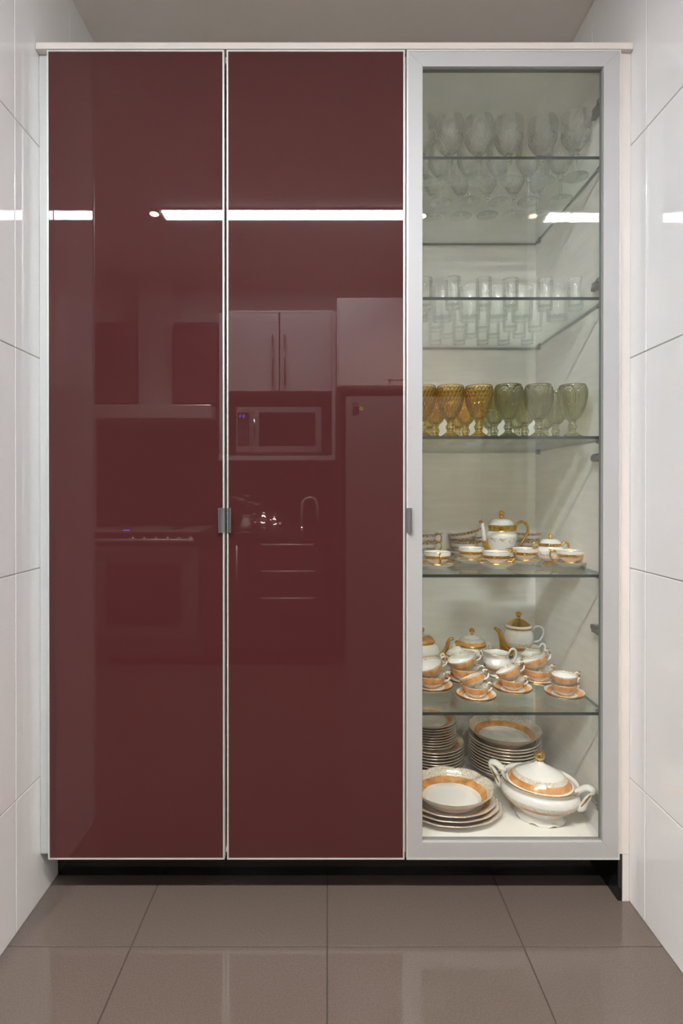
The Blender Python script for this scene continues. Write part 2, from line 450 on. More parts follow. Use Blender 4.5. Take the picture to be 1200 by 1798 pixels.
box('glass_pane', ix0 + .0005, ix1 - .0005, .011, .015, iz0 + .0005, iz1 - .0005, 'pane', gd)
pull(gd, D3[0], 1)
for py in (185, 496, 803, 1108, 1412):
    p = on_y(1052, py, .05)
    bm = bmesh.new()
    bm_box(bm, -.022, 0, -.028, .03, -.011, .011, .003); bm_box(bm, -.014, 0, .03, .052, -.007, .007, .002); bm_box(bm, -.030, -.016, -.030, -.012, -.008, .008, .003)
    h = link('hinge', finish(bm, 'hinge'), 'clip', gd); h.location = Vector((XI1, .055, p.z)) - parent_origin(gd)
# shelves
YS0, YS1 = .030, .569
TH = .0085
def zfront(py): return on_y(900, py, YS0).z
S1 = zfront(280) + TH; S2 = zfront(527) + TH; S3 = zfront(771) + TH; S4 = zfront(1008.5); S5 = zfront(1250.5); S6 = .145
for zt in (S1, S2, S3, S4, S5):
    bm = bmesh.new(); bm_box(bm, XI0 + .003, XI1 - .003, YS0, YS1, -TH, 0)
    me = finish(bm, 'shelf')
    for p in me.polygons: p.material_index = 0 if abs(p.normal.z) > .5 else 1 if p.normal.y < -.5 else 2
    me.materials.append(M['shelf']); me.materials.append(M['shelf_edge']); me.materials.append(M['shelf_side'])
    s = link('shelf', me, None, display); s.location = Vector((0, 0, zt)) - parent_origin(display)
    for x, sg in ((XI0, 1), (XI1, -1)):
        for y in (.068, .53):
            bm = bmesh.new()
            bm_box(bm, min(0, sg * .014), max(0, sg * .014), -.008, .008, -TH - .009, -TH - .0002, .002)
            bm_box(bm, min(0, sg * .006), max(0, sg * .006), -.006, .006, -TH - .0002, .004, .001)
            link('shelf_clip', finish(bm, 'shelf_clip'), 'clip', s, (x, y, 0))

# ------------------------------------------------------------------ glassware
def diamond(n, k, amp, z0, z1):
    def fn(r, z, a, t):
        if t < .5 and z0 < z < z1 and r > .012:
            w = min(1, (z - z0) / .006, (z1 - z) / .004)
            d = max(abs(math.sin(n * a + k * z)), abs(math.sin(n * a - k * z)))
            return r + amp * w * (d - .7) * min(1, r / .03), z
        return r, z
    return fn
def arches(z0, z1):
    def fn(r, z, a, t):
        if t < .5 and z0 < z < z1 and r > .012:
            ph = (a * 6 / (2 * PI)) % 1 - .5; d = 0
            q = math.hypot(ph / .40, max(0, (z - (z0 + (z1 - z0) * .68)) / ((z1 - z0) * .28)))
            d += .9 * math.exp(-((q - 1) / .10) ** 2) + .7 * math.exp(-((q - .72) / .09) ** 2)
            if q < .62: d += .55 * max(abs(math.sin(20 * a + 420 * z)), abs(math.sin(20 * a - 420 * z))) - .3
            elif q > 1.1: d += .3 * abs(math.sin(30 * a))
            w = min(1, (z - z0) / .006, (z1 - z) / .003)
            return r + 0.0030 * w * d * min(1, r / .03), z
        return r, z
    return fn
def goblet(name, bowl, stem, m, seg, sub, fn):
    root = empty(name, (0, 0, 0))
    link('bowl', lathe(name + '_bowl', bowl, seg, sub, fn), m, root)
    link('stem', lathe(name + '_stem', stem, 28, 3), m, root)
    return root
def P2(*a): return [(r, z, 0) for r, z in a]
# crystal wine goblet 18 cm
def crystal(h, R):
    b0 = h * .42
    bowl = P2((0, b0), (.012, b0 + .002), (R * .62, b0 + .018), (R * .93, b0 + .042), (R * .99, b0 + .062), (R, h - .018), (R * .985, h),
              (R * .955, h), (R * .965, h - .018), (R * .955, b0 + .062), (R * .90, b0 + .044), (R * .58, b0 + .022), (.01, b0 + .008), (0, b0 + .007))
    stem = P2((0, 0), (.020, .0003), (.0335, .0008), (.0345, .002), (.030, .0035), (.012, .007), (.0052, .014), (.0040, b0 * .55), (.0050, b0 * .78), (.0095, b0 * .88), (.0062, b0 * .95), (.0105, b0 + .0015), (0, b0 + .0016))
    return goblet('crystal_goblet', bowl, stem, 'crystal', 176, 8, diamond(11, 150, .0040, b0 + .006, b0 + .055))
def place(root, used, p, rz=0):
    o = root if not used[0] else copy_tree(root)
    used[0] = True; o.location = p; o.rotation_euler.z = rz; return o
rows = [
    ('front', crystal(.180, .0425), [(741, 318), (789, 318.5), (841, 318), (893.5, 318.5), (953, 319), (1012, 312)]),
    ('middle', crystal(.196, .040), [(774, 357), (825, 354.5), (877, 356), (929, 354.5), (985, 351)]),
    ('back', crystal(.170, .037), [(763, 382), (810, 380.5), (856, 379), (903, 379), (944, 377)])]
for rn, g, pts in rows:
    u = [False]
    for i, (px, py) in enumerate(pts):
        o = place(g, u, on_z(px, py, S1), random.uniform(0, 1))
        tag(o, 'clear cut-crystal goblet, %s from the left in the %s row on the top shelf' % (ORD[i], rn), 'goblet', 'crystal goblets on the top shelf')
# tumblers
def tumbler(name, r, h, base, ribs):
    prof = P2((0, 0), (r * .80, 0), (r * .88, .002), (r * .90, base), (r * .96, h * .6), (r, h), (r * .955, h), (r * .90, h * .6), (r * .82, base + .006), (r * .6, base + .001), (0, base))
    def fn(rr, z, a, t):
        if t < .5 and rr > r * .7 and .001 < z < h * .62: return rr + ribs * (abs(math.sin(9 * a)) - .5), z
        return rr, z
    root = empty(name, (0, 0, 0))
    link('glass_body', lathe(name, prof, 54, 3, fn), 'tumbler', root); return root
trow = [
    ('front', 'small clear ribbed tumbler', tumbler('shot_tumbler', .0235, .087, .011, .0006), [(746, 544), (795, 543), (850, 544), (897, 545), (957.5, 545), (1011, 544)]),
    ('second', 'wide clear tumbler', tumbler('water_tumbler', .0355, .100, .010, .0005), [(736, 563), (777, 563.5), (825, 563), (873, 563), (917, 563.5), (979, 562)]),
    ('third', 'small clear ribbed tumbler', tumbler('shot_tumbler', .0255, .082, .011, .0006), [(766, 582), (809, 581.5), (848, 582), (896, 581), (940, 581)]),
    ('fourth', 'small clear ribbed tumbler', tumbler('shot_tumbler', .0245, .078, .010, .0006), [(788, 593), (828, 593), (866, 593), (912, 593)]),
    ('back', 'small clear ribbed tumbler', tumbler('shot_tumbler', .0245, .078, .010, .0006), [(765, 604.5), (807, 604.5), (848, 604.5), (885, 604.5), (926, 604)])]
for rn, nm, g, pts in trow:
    u = [False]
    for i, (px, py) in enumerate(pts):
        o = place(g, u, on_z(px, py, S2), random.uniform(0, 1))
        tag(o, '%s, %s from the left in the %s row on the second shelf' % (nm, ORD[i], rn), 'tumbler', 'tumblers on the second shelf')
# amber and green goblets
gb = P2((0, .052), (.011, .053), (.0215, .064), (.0315, .087), (.0383, .116), (.0398, .136), (.0390, .150), (.0365, .1505), (.0368, .136), (.0350, .116), (.028, .091), (.0185, .070), (.008, .0605), (0, .060))
gs = P2((0, 0), (.022, .0004), (.0320, .001), (.0325, .004), (.026, .008), (.014, .016), (.0095, .023), (.012, .029), (.0135, .034), (.0105, .040), (.009, .046), (.0115, .0528), (0, .0530))
eb = P2((0, .052), (.011, .053), (.0195, .061), (.0300, .082), (.0370, .106), (.0398, .129), (.0375, .152), (.0350, .1525), (.0370, .129), (.0340, .106), (.0268, .086), (.0165, .068), (.008, .0605), (0, .060))
amber = goblet('amber_goblet', gb, gs, 'amber', 176, 9, diamond(11, 130, .0042, .056, .146))
green = goblet('green_goblet', eb, gs, 'green', 240, 10, arches(.055, .150))
def shelf3(px, rim_py, y):
    p = on_y(px, 800, y); return Vector((p.x, y, S3))
u = [False]
for rn, y, xs in (('front', .105, [742, 791, 841]), ('second', .215, [765, 818]), ('third', .335, [754, 804])):
    for i, px in enumerate(xs):
        o = place(amber, u, shelf3(px, 0, y), random.uniform(0, .3))
        tag(o, 'amber diamond-cut glass goblet, %s from the left in the %s row of ambers' % (ORD[i], rn), 'goblet', 'amber goblets on the third shelf')
u = [False]
for rn, y, xs in (('front', .105, [893, 946, 1005.5]), ('second', .215, [868, 922, 976]), ('third', .335, [862, 908, 958])):
    for i, px in enumerate(xs):
        o = place(green, u, shelf3(px, 0, y), -.52 + random.uniform(-.2, .2))
        tag(o, 'olive green pressed glass goblet, %s from the left in the %s row of greens' % (ORD[i], rn), 'goblet', 'green goblets on the third shelf')

# ------------------------------------------------------------------ china
CH = ['W', 'G', 'O', 'F', 'P', 'T', 'B', 'E']          # material slots of every china mesh
W_, G_, O_, F_, P_, T_, B_, E_ = range(8)
def cup_root(name, style, r, h, handle_m=('W', 'G')):
    root = empty(name, (0, 0, 0))
    if style == 'gold':
        prof = [(0, .001, G_), (r * .40, 0, G_), (r * .44, .003, G_), (r * .34, h * .20, W_), (r * .60, h * .32, W_), (r * .86, h * .52, G_), (r * .96, h * .76, W_), (r * 1.0, h, G_),
                (r * .975, h, W_), (r * .90, h * .7, W_), (r * .6, h * .40, W_), (r * .3, h * .30, W_), (0, h * .29, W_)]
    elif style == 'orange':
        prof = [(0, .001, W_), (r * .46, 0, G_), (r * .48, .003, W_), (r * .45, h * .10, F_), (r * .66, h * .22, F_), (r * .86, h * .46, O_), (r * .93, h * .70, O_), (r * .97, h * .88, F_), (r, h * .985, G_),
                (r * .985, h, G_), (r * .965, h * .985, F_), (r * .93, h * .82, W_), (r * .8, h * .45, W_), (r * .5, h * .14, W_), (0, h * .11, W_)]
    else:
        prof = [(0, .001, B_), (r * .46, 0, B_), (r * .50, .003, B_), (r * .48, h * .12, B_), (r * .70, h * .28, T_), (r * .84, h * .55, B_), (r * .86, h * .78, T_), (r * 1.0, h * .97, G_),
                (r * .985, h, B_), (r * .84, h * .78, B_), (r * .78, h * .5, B_), (r * .5, h * .16, B_), (0, h * .13, B_)]
    link('body', lathe(name + '_body', prof, 40, 3), CH, root)
    a = r * .93
    pts = [(a * .97, 0, h * .82), (a + .010, 0, h * .98), (a + .020, 0, h * .86), (a + .021, 0, h * .58), (a + .012, 0, h * .32), (a * .84, 0, h * .30)]
    bm = bmesh.new()
    ms = [0, 0, 1, 0, 0] if style == 'orange' else [1, 1, 1, 1, 1]
    bm_tube(bm, pts, [.0026, .0032, .0028, .0030, .0028, .0024], 8, 4, ms, .8)
    bm_tube(bm, [(a + .016, 0, h * .93), (a + .021, 0, h * 1.02), (a + .027, 0, h * .99)], [.0026, .0022, .0012], 6, 3, [ms[2]])
    link('handle', finish(bm, 'handle', True), handle_m, root)
    return root
def saucer_mesh(style, r):
    h = .016
    A, Bn, C = {'gold': (W_, G_, W_), 'orange': (O_, F_, W_), 'taupe': (B_, T_, B_)}[style]
    prof = [(0, .001, W_), (r * .5, 0, W_), (r * .56, .003, W_), (r * .8, h * .5, W_), (r * .985, h * .92, G_), (r, h, G_),
            (r * .98, h * 1.02, Bn), (r * .86, h * .80, A), (r * .62, h * .38, C if style != 'gold' else G_), (r * .48, h * .30, W_), (0, h * .28, W_)]
    me = lathe('saucer', prof, 44, 3)
    for q in CH: me.materials.append(M[q])
    return me
SAUCER_REST = .016 * .30

# shelf four: gold-banded white coffee set
cupg = cup_root('gold_cup', 'gold', .0415, .044, ('G', 'G'))
sme = saucer_mesh('gold', .056)
SPOTS4 = [((768, 997), -1.60, 'at the far left'), ((828, 988), .3, 'left of the coffee pot spout'), ((872, 996.5), .1, 'in front of the coffee pot'),
          ((922, 989.5), 3.3, 'between coffee pot and sugar bowl'), ((1002, 994), 3.0, 'at the far right')]
u = [False]
for (px, py), rz, wh in SPOTS4:
    p = on_z(px, py, S4)
    s = link('saucer', sme, None, None, p)
    tag(s, 'white saucer with gold rim, ' + wh, 'saucer', 'gold-banded saucers')
    o = place(cupg, u, p + Vector((0, 0, SAUCER_REST + .0002)), rz)
    tag(o, 'white footed cup with gold band, ' + wh, 'cup', 'gold-banded cups')

def knob(z, r, ms=G_):
    return [(r * .45, z, ms), (r * .35, z + r * .5, ms), (r * .9, z + r * 1.1, ms), (r, z + r * 1.8, ms), (r * .7, z + r * 2.5, ms), (0, z + r * 2.9, ms)]
# coffee pot
p = on_z(881, 980, S4)
pot = empty('coffee_pot', p); tag(pot, 'white porcelain coffee pot with gold spout, gold handle and pink flowers', 'coffee pot')
body = [(0, .001, G_), (.040, 0, G_), (.041, .004, W_), (.039, .012, W_), (.044, .035, W_), (.0495, .056, P_), (.053, .072, W_), (.0535, .080, W_), (.050, .088, W_), (.044, .094, G_), (.043, .104, G_), (.045, .112, G_), (.040, .114, W_), (0, .113, W_)]
link('body', lathe('coffee_pot_body', body, 48, 3), CH, pot)
lid = empty('lid', (0, 0, .1145), 0, pot)
link('lid_dome', lathe('lid_dome', [(0, 0, W_), (.040, 0, W_), (.0395, .006, W_), (.033, .018, W_), (.018, .023, G_), (0, .024, G_)], 40, 3), CH, lid)
link('knob', lathe('knob', [(0, .018, G_), (.011, .020, G_), (.006, .030, G_), (.010, .038, G_), (.0085, .046, G_), (0, .051, G_)], 20, 3), CH, lid)
link('spout', tube_mesh('spout', [(-.040, -.004, .020), (-.052, -.006, .034), (-.060, -.008, .062), (-.066, -.009, .098), (-.070, -.01, .122), (-.079, -.011, .127)], [.0115, .012, .009, .0065, .0055, .0045], 12, 5, [1, 1, 0, 0, 1]), ['W', 'G'], pot)
link('handle', tube_mesh('handle', [(.046, 0, .094), (.054, 0, .118), (.074, 0, .126), (.090, 0, .110), (.090, 0, .088), (.078, 0, .066), (.066, 0, .048), (.055, 0, .030), (.042, 0, .022)], [.004, .0045, .005, .005, .005, .0045, .0045, .004, .004], 10, 4), ['G'], pot)
# sugar bowl
p = on_z(967, 990, S4)
sb = empty('sugar_bowl', p); tag(sb, 'white lidded sugar bowl with gold bands and pink flowers, right of the coffee pot', 'sugar bowl')
link('body', lathe('sugar_body', [(0, .001, G_), (.022, 0, G_), (.023, .004, G_), (.016, .010, W_), (.033, .018, W_), (.040, .028, P_), (.0425, .042, W_), (.041, .048, W_), (.034, .056, G_), (.034, .062, G_), (.030, .063, W_), (0, .062, W_)], 44, 3), CH, sb)
lid = empty('lid', (0, 0, .0632), 0, sb)
link('lid_dome', lathe('sugar_lid', [(0, 0, W_), (.032, 0, G_), (.032, .003, W_), (.025, .013, W_), (.012, .017, G_), (0, .018, G_)], 40, 3), CH, lid)
link('knob', lathe('sugar_knob', [(0, .013, G_), (.008, .015, G_), (.0045, .022, G_), (.0075, .028, G_), (0, .035, G_)], 18, 3), CH, lid)
for sg in (-1, 1):
    link('handle', tube_mesh('handle', [(sg * .034, 0, .056), (sg * .044, 0, .068), (sg * .056, 0, .064), (sg * .055, 0, .050), (sg * .041, 0, .044)], [.003, .0035, .0035, .0035, .003], 8, 4), ['G'], sb)
# taupe cups at the back
cupt = cup_root('scroll_cup', 'taupe', .056, .046, ('G', 'G'))
u = [False]
tsa = saucer_mesh('taupe', .066)
for (px, py), tilt, rz, wh, top in (((816, 973), .16, -.35, 'left of the coffee pot', True), ((932, 971), .05, .15, 'behind the coffee pot handle', True), ((742, 974), 0, -.6, 'half hidden at the left door frame', True)):
    p = on_z(px, py, S4)
    s = link('saucer', tsa, None, None, p); tag(s, 'taupe saucer with gold scrolls under the stacked cups ' + wh, 'saucer', 'taupe saucers')
    o = place(cupt, u, p + Vector((0, 0, SAUCER_REST + .0002)), rz)
    tag(o, 'lower taupe cup with gold scrolls in the stack ' + wh, 'cup', 'taupe stacked cups')
    o2 = place(cupt, u, p + Vector((.001, 0, SAUCER_REST + .029 + .035 * abs(tilt))), rz)
    o2.rotation_euler = (.05, -tilt, rz)
    tag(o2, 'upper taupe cup with gold scrolls in the stack ' + wh, 'cup', 'taupe stacked cups')

# shelf five: orange and gold tea set
cupo = cup_root('orange_cup', 'orange', .038, .036)
cupO = cup_root('orange_teacup', 'orange', .047, .041)
so = saucer_mesh('orange', .058); sO = saucer_mesh('orange', .066)
us, ub = [False], [False]
STACKS = [((757, 1200), 'b', .33, .25, 'at the left door frame'), ((817, 1187), 'b', .32, .15, 'left of the footed creamer'), ((836, 1218), 's', .25, .35, 'nearest the shelf edge'),
          ((900, 1205), 's', .36, .30, 'in front of the footed creamer'), ((945, 1188), 'b', .32, .35, 'in front of the small round creamer'), ((991, 1214), 's', .0, .35, 'at the far right')]
for (px, py), k, tilt, rz, wh in STACKS:
    p = on_z(px, py + 11, S5)
    sm, cr, uu = (so, cupo, us) if k == 's' else (sO, cupO, ub)
    h = .036 if k == 's' else .041
    s = link('saucer', sm, None, None, p + Vector((0, 0, 0))); tag(s, 'lower orange and gold saucer under the cup stack ' + wh, 'saucer', 'orange saucers')
    s = link('saucer', sm, None, None, p + Vector((.001, 0, .0052))); tag(s, 'upper orange and gold saucer under the cup stack ' + wh, 'saucer', 'orange saucers')
    o = place(cr, uu, p + Vector((0, 0, .0052 + SAUCER_REST)), rz); tag(o, 'lower orange and gold cup in the stack ' + wh, 'cup', 'orange stacked cups')
    o = place(cr, uu, p + Vector((.001, 0, .0052 + SAUCER_REST + h * .66 + (.038 if k == 's' else .047) * .42 * tilt)), rz)
    o.rotation_euler = ({757: .02, 817: .0, 836: -.42, 900: -.30, 945: -.30}.get(px, 0), -tilt, rz); tag(o, 'upper orange and gold cup in the stack ' + wh, 'cup', 'orange stacked cups')

def tea_pot(name, p, rz, prof, lidprof, lidz, knobprof, spout=None, handle=None, hm=('W', 'G'), smats=None, hmats=None, srad=None):
    root = empty(name, p, rz)
    link('body', lathe(name + '_body', prof, 48, 3), CH, root)
    if lidprof:
        l = empty('lid', (0, 0, lidz), 0, root)
        link('lid_dome', lathe(name + '_lid', lidprof, 40, 3), CH, l); link('knob', lathe(name + '_knob', knobprof, 20, 3), CH, l)
    if spout: link('spout', tube_mesh('spout', spout, srad or [.012, .011, .008, .006, .0045], 12, 5, smats), ['W', 'G'], root)
    for h in (handle or []): link('handle', tube_mesh('handle', h, [.0034, .0038, .004, .004, .0036, .0032], 8, 4, hmats), list(hm), root)
    return root
# tall coffee pot at the back
p = on_z(911, 1163, S5)
t = tea_pot('tall_coffee_pot', p, 0,
    [(0, .001, W_), (.030, 0, G_), (.031, .004, W_), (.020, .014, W_), (.021, .030, W_), (.033, .048, O_), (.043, .062, F_), (.049, .078, W_), (.051, .096, W_), (.048, .110, W_), (.044, .120, W_), (.046, .124, G_), (.044, .126, W_), (0, .125, W_)],
    [(0, 0, G_), (.045, 0, G_), (.046, .003, W_), (.041, .010, G_), (.026, .022, G_), (.012, .031, G_), (0, .033, G_)], .1265,
    [(0, .028, G_), (.007, .031, G_), (.005, .036, G_), (.0105, .044, G_), (.0095, .052, G_), (0, .057, G_)],
    [(-.024, 0, .040), (-.050, 0, .052), (-.060, 0, .082), (-.070, 0, .112), (-.086, 0, .124)],
    [[(.046, 0, .112), (.066, 0, .130), (.086, 0, .122), (.088, 0, .100), (.074, 0, .078), (.046, 0, .072)]], ('W',), [1], None, [.018, .016, .010, .0075, .006])
tag(t, 'tall pearly porcelain pot with gold spout at the back of the fifth shelf', 'coffee pot')
# teapot half hidden at left
p = on_z(741, 1170, S5)
t = tea_pot('teapot', p, 0,
    [(0, .001, W_), (.032, 0, G_), (.033, .004, W_), (.030, .012, F_), (.052, .030, O_), (.062, .042, F_), (.064, .056, W_), (.056, .075, W_), (.044, .084, G_), (.042, .088, W_), (0, .087, W_)],
    [(0, 0, W_), (.043, 0, G_), (.044, .003, O_), (.038, .012, O_), (.022, .022, W_), (.010, .026, G_), (0, .027, G_)], .0885,
    [(0, .022, G_), (.006, .026, G_), (.0045, .031, G_), (.0095, .038, G_), (.0085, .046, G_), (0, .050, G_)],
    [(.045, 0, .030), (.075, 0, .040), (.088, 0, .066), (.096, 0, .092), (.112, 0, .098)],
    [[(-.050, 0, .080), (-.075, 0, .090), (-.086, 0, .070), (-.080, 0, .050), (-.062, 0, .036), (-.058, 0, .034)]], ('W',), [1], None, [.016, .013, .008, .006, .005])
tag(t, 'round white and orange teapot with gold spout, half hidden by the left door frame', 'teapot')
# large lidded sugar bowl, small lidded sugar bowl
def hpair(r, z):
    return [[(s * r * .98, 0, z), (s * (r + .012), 0, z + .014), (s * (r + .020), 0, z + .008), (s * (r + .018), 0, z - .008), (s * (r + .006), 0, z - .016), (s * r * .9, 0, z - .018)] for s in (-1, 1)]
p = on_z(829, 1168, S5)
t = tea_pot('covered_sugar_bowl', p, .1,
    [(0, .001, W_), (.028, 0, G_), (.029, .004, W_), (.022, .012, W_), (.040, .030, F_), (.052, .046, W_), (.050, .062, W_), (.045, .070, G_), (.043, .072, W_), (0, .071, W_)],
    [(0, 0, G_), (.047, 0, G_), (.047, .004, O_), (.043, .016, F_), (.030, .026, W_), (.012, .034, W_), (0, .036, G_)], .0725,
    [(0, .032, G_), (.006, .035, G_), (.005, .040, G_), (.0095, .047, G_), (.0088, .054, G_), (0, .060, G_)], None, hpair(.049, .060), ('W',))
tag(t, 'larger covered sugar bowl with orange lid rim and gold ball knob on the fifth shelf', 'sugar bowl')
p = on_z(803, 1178, S5)
t = tea_pot('covered_sugar_bowl', p, .2,
    [(0, .001, W_), (.022, 0, G_), (.023, .004, W_), (.020, .010, F_), (.036, .024, O_), (.044, .036, F_), (.042, .048, W_), (.036, .054, G_), (.034, .056, W_), (0, .055, W_)],
    [(0, 0, G_), (.037, 0, G_), (.037, .003, F_), (.030, .012, W_), (.014, .022, W_), (.007, .030, G_), (0, .031, G_)], .0565,
    [(0, .026, G_), (.005, .029, G_), (.004, .033, G_), (.0078, .039, G_), (.0072, .045, G_), (0, .049, G_)], None, hpair(.040, .048), ('W',))
tag(t, 'smaller covered sugar bowl with gold lid band, beside the teapot spout', 'sugar bowl')
# footed creamer
def lip(amount, rr):
    def fn(r, z, a, t):
        if z > .040 and t > .35:
            k = max(0, math.cos(a - PI)) ** 4; return r + amount * k * min(1, (z - .04) / .03), z + amount * .6 * k * min(1, (z - .04) / .03)
        return r, z
    return fn
def creamer(p, rz, s, label):
    root = empty('creamer', p, rz)
    pr = [(0, .001, W_), (.026, 0, G_), (.027, .004, W_), (.017, .012, W_), (.028, .020, O_), (.044, .034, F_), (.047, .046, W_), (.040, .058, W_), (.036, .066, W_), (.040, .078, G_), (.0385, .0785, W_), (.034, .066, W_), (.037, .056, W_), (.043, .045, W_), (.028, .026, W_), (0, .023, W_)]
    link('body', lathe('creamer_body', [(r * s, z * s, m) for r, z, m in pr], 44, 3, lip(.012 * s, 0)), CH, root)
    link('handle', tube_mesh('handle', [(x * s, 0, z * s) for x, z in ((.036, .070), (.048, .088), (.062, .084), (.064, .064), (.056, .046), (.043, .040))], [.0034, .004, .004, .004, .0036, .0032], 8, 4), ['W'], root)
    tag(root, label, 'creamer')
creamer(on_z(874, 1187, S5), .1, 1.0, 'large footed white creamer with orange belly, in the middle of the fifth shelf')
creamer(on_z(933, 1166, S5), .1, .80, 'small round creamer in front of the tall coffee pot')

# bottom: plate stacks
def plate_mesh(r, h, style='plain', scal=0):
    inn = (W_, F_, O_) if style == 'dec' else (B_, B_, B_)
    prof = [(0, .0015, B_), (r * .58, 0, B_), (r * .62, .002, B_), (r * .70, h * .35, B_), (r * .985, h * .93, B_), (r, h, E_),
            (r * .985, h * 1.05, F_), (r * .86, h * .78, O_ if style == 'dec' else F_), (r * .70, h * .55, B_), (r * .60, h * .28, W_), (0, h * .24, W_)]
    def fn(rr, z, a, t):
        k = max(0, rr / r - .6) / .4; return rr * (1 + scal * k * math.cos(10 * a)), z
    me = lathe('plate', prof, 60, 2, fn if scal else None)
    for q in CH: me.materials.append(M[q])
    return me
def stack(name, x, y, z0, r, h, n, dz, lab, cat, grp, style='dec'):
    me = plate_mesh(r, h, style)
    for i in range(n):
        o = link(name, me, None, None, (x + random.uniform(-.0012, .0012), y + random.uniform(-.0012, .0012), z0 + i * dz), (0, 0, random.uniform(0, 6)))
        which = 'topmost' if i == n - 1 else 'lowest' if i == 0 else ORD[i] + ' from the bottom'
        tag(o, lab % which, cat, grp)
    return z0 + n * dz
YST = .425
px2x = lambda px, y: on_y(px, 800, y).x
xl = px2x(760, YST)
zt = stack('dinner_plate', xl, YST, S6 + .0003, .108, .021, 11, .0098, 'white dinner plate under the small plates, %s in the left back stack', 'plate', 'dinner plates in the left stack')
stack('dessert_plate', px2x(755, YST), YST, zt + .001, .091, .017, 9, .0089, 'small white plate atop the dinner plates, %s of the small ones', 'plate', 'small plates in the left stack')
xr = px2x(886.5, YST + .01)
zr = stack('soup_plate', xr, YST + .01, S6 + .0003, .1215, .040, 10, .0102, 'deep white soup plate under the orange rimmed bowl, %s in its stack', 'soup plate', 'soup plates in the right stack')
def bowl_mesh(name, r, h, sx, sy, scal, nsc):
    prof = [(0, .0015, B_), (r * .50, 0, B_), (r * .54, .003, B_), (r * .66, h * .25, B_), (r * .88, h * .66, B_), (r * .99, h * .97, E_), (r, h, E_), (r * .985, h * 1.01, F_),
            (r * .90, h * .80, F_), (r * .84, h * .62, O_), (r * .70, h * .34, W_), (r * .60, h * .17, W_), (0, h * .13, W_)]
    def fn(rr, z, a, t):
        k = max(0, rr / r - .7) / .3; q = abs(math.cos(nsc * a / 2)) ** .6 - .6
        return rr * (1 + scal * k * q), z + scal * .35 * r * k * q
    me = lathe(name, prof, 96, 3, fn, sx, sy)
    for q in CH: me.materials.append(M[q])
    return me
o = link('serving_bowl', bowl_mesh('serving_bowl', .1225, .050, 1, 1, .02, 14), None, None, (xr, YST + .01, zr + .007))
tag(o, 'round white bowl with orange and gold rim on top of the soup plates', 'bowl')
# oval platters with scalloped bowl
oc = on_z(797, 1423, S6); oc.x = .384; oc.y = .186
OV = Vector((oc.x, oc.y, S6 + .0003))
for i, (r, sx, sy, dz, w, dx) in enumerate(((.142, 1.06, .80, 0, 'largest and lowest', 0), (.135, 1.05, .82, .0125, 'middle', -.002), (.128, 1.04, .84, .025, 'upper', -.004))):
    me = lathe('oval_platter', [(0, .0015, B_), (r * .62, 0, B_), (r * .66, .002, B_), (r * .74, .009, B_), (r * .985, .022, B_), (r, .024, E_), (r * .985, .025, F_), (r * .87, .019, O_), (r * .74, .0125, B_), (r * .64, .006, W_), (0, .005, W_)],
               84, 2, lambda rr, z, a, t, r=r: (rr * (1 + .007 * max(0, rr / r - .7) / .3 * math.cos(12 * a)), z), sx, sy)
    for q in CH: me.materials.append(M[q])
    o = link('oval_platter', me, None, None, OV + Vector((dx, 0, dz)), (0, 0, .10))
    tag(o, 'oval white platter with gilt edge under the scalloped bowl, %s of three' % w, 'platter', 'stacked oval platters')
o = link('scalloped_bowl', bowl_mesh('scalloped_bowl', .124, .052, 1.03, .92, .05, 8), None, None, OV + Vector((-.004, .002, .0325)), (0, 0, .12))
tag(o, 'scalloped oval serving bowl with orange and gold rim on the oval platters', 'bowl')
# tureen
tp = on_z(951, 1434, S6)
tu = empty('tureen', (tp.x - .004, tp.y + .005, S6 + .0003), -.60)
tag(tu, 'lidded oval soup tureen with gold knob, orange bands and two scroll handles', 'tureen')
A = 1.17
def foot(r, z, a, t):
    if z < .016 and t < .5: return r * (1 + .03 * math.cos(8 * a)), z + (.007 * max(0, math.cos(8 * a)) if z < .006 else 0)
    return r, z
R0 = .0955
body = [(0, .012, W_), (R0 * .50, .010, W_), (R0 * .60, .0, W_), (R0 * .66, .002, W_), (R0 * .60, .016, W_), (R0 * .56, .024, W_), (R0 * .76, .038, W_), (R0 * .90, .049, O_), (R0 * 1.0, .061, F_), (R0 * 1.035, .074, W_), (R0 * 1.0, .087, W_),
        (R0 * .93, .096, W_), (R0 * .97, .106, W_), (R0 * 1.02, .111, G_), (R0 * 1.0, .113, W_), (R0 * .92, .107, W_), (R0 * .86, .102, W_), (0, .100, W_)]
link('body', lathe('tureen_body', body, 96, 3, foot, A, 1), CH, tu)
lid = empty('lid', (0, 0, .106), 0, tu)
link('lid_dome', lathe('tureen_lid', [(0, -.002, W_), (R0 * .88, -.001, W_), (R0 * .89, .002, O_), (R0 * .84, .009, O_), (R0 * .77, .017, F_), (R0 * .66, .027, W_), (R0 * .40, .041, W_), (R0 * .18, .052, W_), (R0 * .10, .060, W_), (0, .061, W_)], 80, 3, None, A * .93, .95), CH, lid)
link('knob', lathe('tureen_knob', [(0, .058, G_), (.008, .060, G_), (.006, .063, G_), (.0145, .070, G_), (.0165, .079, G_), (.0125, .089, G_), (0, .093, G_)], 24, 3), CH, lid)
